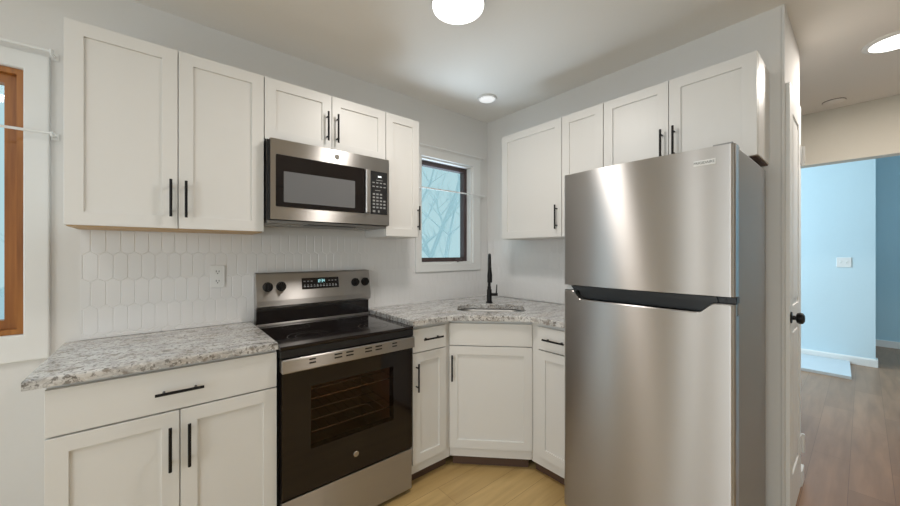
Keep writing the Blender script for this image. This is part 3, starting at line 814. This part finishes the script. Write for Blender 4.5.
bm = B(); bx(bm, 0.02, FW-0.02, -0.63, -0.60, 0.012, 0.048); obj('toe_grille', bm, 'blackplastic', fr)
bx0, bx1 = 0.544, 0.613
yb_ = yfront(0.58) - 0.0005
bm = B(); bx(bm, bx0, bx1, yb_-0.002, yb_+0.004, 1.608, 1.628, 0.0005, 1); bd = obj('badge', bm, 'white', fr)
text('badge_letters', 'FRIGIDAIRE', 0.0125, ((bx0+bx1)/2, yb_-0.0022, 1.618), (PI/2, 0, 0), 'grey_dark', bd)

# ------------------------------------------------------------------ small fixtures
def plate(name, label, cat, loc, rotz, w, h, kind):
    t = thing(name, label, cat, loc, rotz)
    bm = B(); bx(bm, -w/2, w/2, -0.006, 0, -h/2, h/2, 0.002); p = obj('cover_plate', bm, 'white', t)
    if kind == 'outlet':
        for s in (-1, 1):
            bm = B(); prism(bm, rrect(0, s*0.024, 0.016, 0.014, 0.009), -0.0075, -0.006, 'y'); r = obj('receptacle', bm, 'white', t)
            bm = B(); bx(bm, -0.0075, -0.0045, -0.0079, -0.0075, s*0.024-0.002, s*0.024+0.007); bx(bm, 0.0045, 0.0075, -0.0079, -0.0075, s*0.024-0.002, s*0.024+0.006); lathe(bm, [(0.0028, 0), (0.0028, 0.0004)], (0, -0.0075, s*0.024-0.008), 'y', 10)
            obj('slots', bm, 'gap', r)
    else:
        for s in (-1, 1):
            bm = B(); prism(bm, [(-0.006, -0.012), (-0.0085, 0.004), (-0.016, 0.011), (-0.006, 0.012)], s*0.023-0.005, s*0.023+0.005, 'x'); obj('toggle', bm, 'white', t)
    return t
plate('electrical_outlet', 'white duplex electrical outlet on the tile backsplash left of the stove', 'outlet', (-1.995, -0.0078, 1.168), 0, 0.064, 0.112, 'outlet')
plate('light_switch', 'white two-gang light switch on the pale blue wall beyond the hall', 'light switch', (3.9595, -1.985, 1.178), -PI/2, 0.116, 0.116, 'switch')

def curtain_rod(label, x0, x1, z, y, ends, r=0.0055, rotz=0):
    t = thing('curtain_rod', label, 'curtain rod', (x0, 0, z), 0, 'white curtain rods on the windows')
    obj('rod', tube(B(), [(0, -y, 0), (x1-x0, -y, 0)], r, 10), 'white', t)
    for e in ends:
        bm = B(); bx(bm, e-x0-0.012, e-x0+0.012, -0.004, -0.0005, -0.014, 0.014, 0.001); tube(bm, [(e-x0, -0.004, 0.0), (e-x0, -y, -0.008)], 0.005, 8); tube(bm, [(e-x0, -y-0.004, -0.012), (e-x0, -y-0.010, 0.004)], 0.004, 8)
        obj('bracket', bm, 'white', t)
    return t
curtain_rod('upper white curtain rod over the wood-framed left window', -4.15, -2.545, 2.094, 0.06, (-4.13, -2.553))
curtain_rod('lower white cafe curtain rod across the wood-framed left window', -4.15, -2.54, 1.766, 0.06, (-4.13, -2.551))
curtain_rod('upper white curtain rod along the top of the sink window', -0.80, -0.085, 2.098, 0.045, (-0.79, -0.092))
curtain_rod('lower white cafe curtain rod across the sink window', -0.80, -0.085, 1.776, 0.045, (-0.79, -0.092))

# ceiling fixtures
def flush(label, x, y, R=0.118, h=0.075):
    t = thing('ceiling_lamp', label, 'ceiling lamp', (x, y, H-h), 0, 'round flush-mount ceiling lamps')
    bm = B(); lathe(bm, [(R*0.9, h-0.0005), (R, h-0.006), (R, 0.022), (R*0.97, 0.018)], (0, 0, 0), 'z', 40)
    obj('rim', bm, 'chrome', t)
    bm = B(); lathe(bm, [(R*0.97, 0.020), (R*0.95, 0.010), (R*0.80, 0.004), (R*0.5, 0.001), (0.004, 0.0)], (0, 0, 0), 'z', 40)
    obj('diffuser', bm, 'lamp', t)
    return t
flush('round lit flush-mount ceiling lamp above the kitchen floor', -1.205, -0.985)
flush('round lit flush-mount ceiling lamp over the dining side, outside the photo', -3.0, -1.45)
def downlight(label, x, y, R, lens):
    t = thing('recessed_light', label, 'recessed light', (x, y, H-0.012), 0)
    bm = B()
    prof = [(R, 0.0115), (R, 0.006), (R*0.93, 0.0), (R*0.80, 0.0), (R*0.78, 0.006)]
    lathe(bm, prof, (0, 0, 0), 'z', 40)
    obj('trim_ring', bm, 'white', t)
    bm = B(); lathe(bm, [(R*0.78, 0.0), (R*0.74, -0.003), (0.003, -0.004)], (0, 0, 0.0), 'z', 40)
    obj('lens', bm, lens, t)
    return t
downlight('small dim recessed ceiling light over the corner sink', -0.361, -0.345, 0.072, 'lamp_dim')
downlight('bright round recessed light in the hall ceiling', 0.84, -2.25, 0.125, 'lamp')
t = thing('smoke_detector', 'round white smoke detector on the hall ceiling beyond the bright light', 'smoke detector', (1.70, -1.99, H-0.014), 0)
bm = B(); lathe(bm, [(0.060, 0.0135), (0.060, 0.005), (0.054, 0.0), (0.004, 0.0)], (0, 0, 0), 'z', 32); obj('cover', bm, 'ceiling', t)
bm = B(); lathe(bm, [(0.0625, 0.0137), (0.0625, 0.0095), (0.0602, 0.0095), (0.0602, 0.0137)], (0, 0, 0), 'z', 32); obj('base_rim', bm, 'brown_rim', t)

bm = B(); prism(bm, [(3.17, -2.055), (3.938, -2.03), (3.938, -1.2), (3.17, -1.2)], 0.0005, 0.03)
o = obj('floor_mat', bm, 'mat'); tag(o, 'pale grey mat lying on the floor along the pale blue wall', 'mat')

# ------------------------------------------------------------------ outdoors beyond the windows
struct('ground_outside', bx(B(), -14, 12, 0.6, 30, -0.9, -0.8), 'snow')
def bare_tree(x, y, h, r, seed, label):
    rnd = random.Random(seed)
    bm = B()
    def limb(p, d, L, r, depth):
        pts = [p]; rs = [r]; n = 4
        q = Vector(p); dd = Vector(d)
        for k in range(n):
            dd = (dd + Vector((rnd.uniform(-.16, .16), rnd.uniform(-.16, .16), rnd.uniform(-.02, .14)))).normalized()
            q = q + dd*L/n; pts.append(tuple(q)); rs.append(r*(1-0.65*(k+1)/n))
        tube(bm, pts, rs, 6 if depth < 2 else 4)
        if depth < 3:
            for k in range(1, n+1):
                for _ in range(2 if depth else 2):
                    a = rnd.uniform(0, 2*PI)
                    limb(pts[k], (math.cos(a)*0.8, math.sin(a)*0.8, 0.7), L*rnd.uniform(0.32, 0.5), rs[k]*0.6, depth+1)
    limb((0, 0, 0), (0, 0, 1), h, r, 0)
    o = obj('bare_tree', bm, 'bark'); o.location = (x, y, -0.8)
    return tag(o, label, 'tree', 'frosted trees outside the window')
lab = 'frosted bare tree in the snow outside the sink window'
for i, (x, y, h, r) in enumerate([(1.9, 3.3, 5.0, 0.04), (4.6, 7.6, 6.5, 0.13), (8.2, 12.5, 7.5, 0.16)]):
    bare_tree(x, y, h, r, 20+i, ('nearest tall ', 'middle ', 'farthest ')[i] + lab)
bare_tree(-3.9, 5.5, 5.5, 0.10, 31, 'frosted bare tree in the snow outside the wood-framed left window')
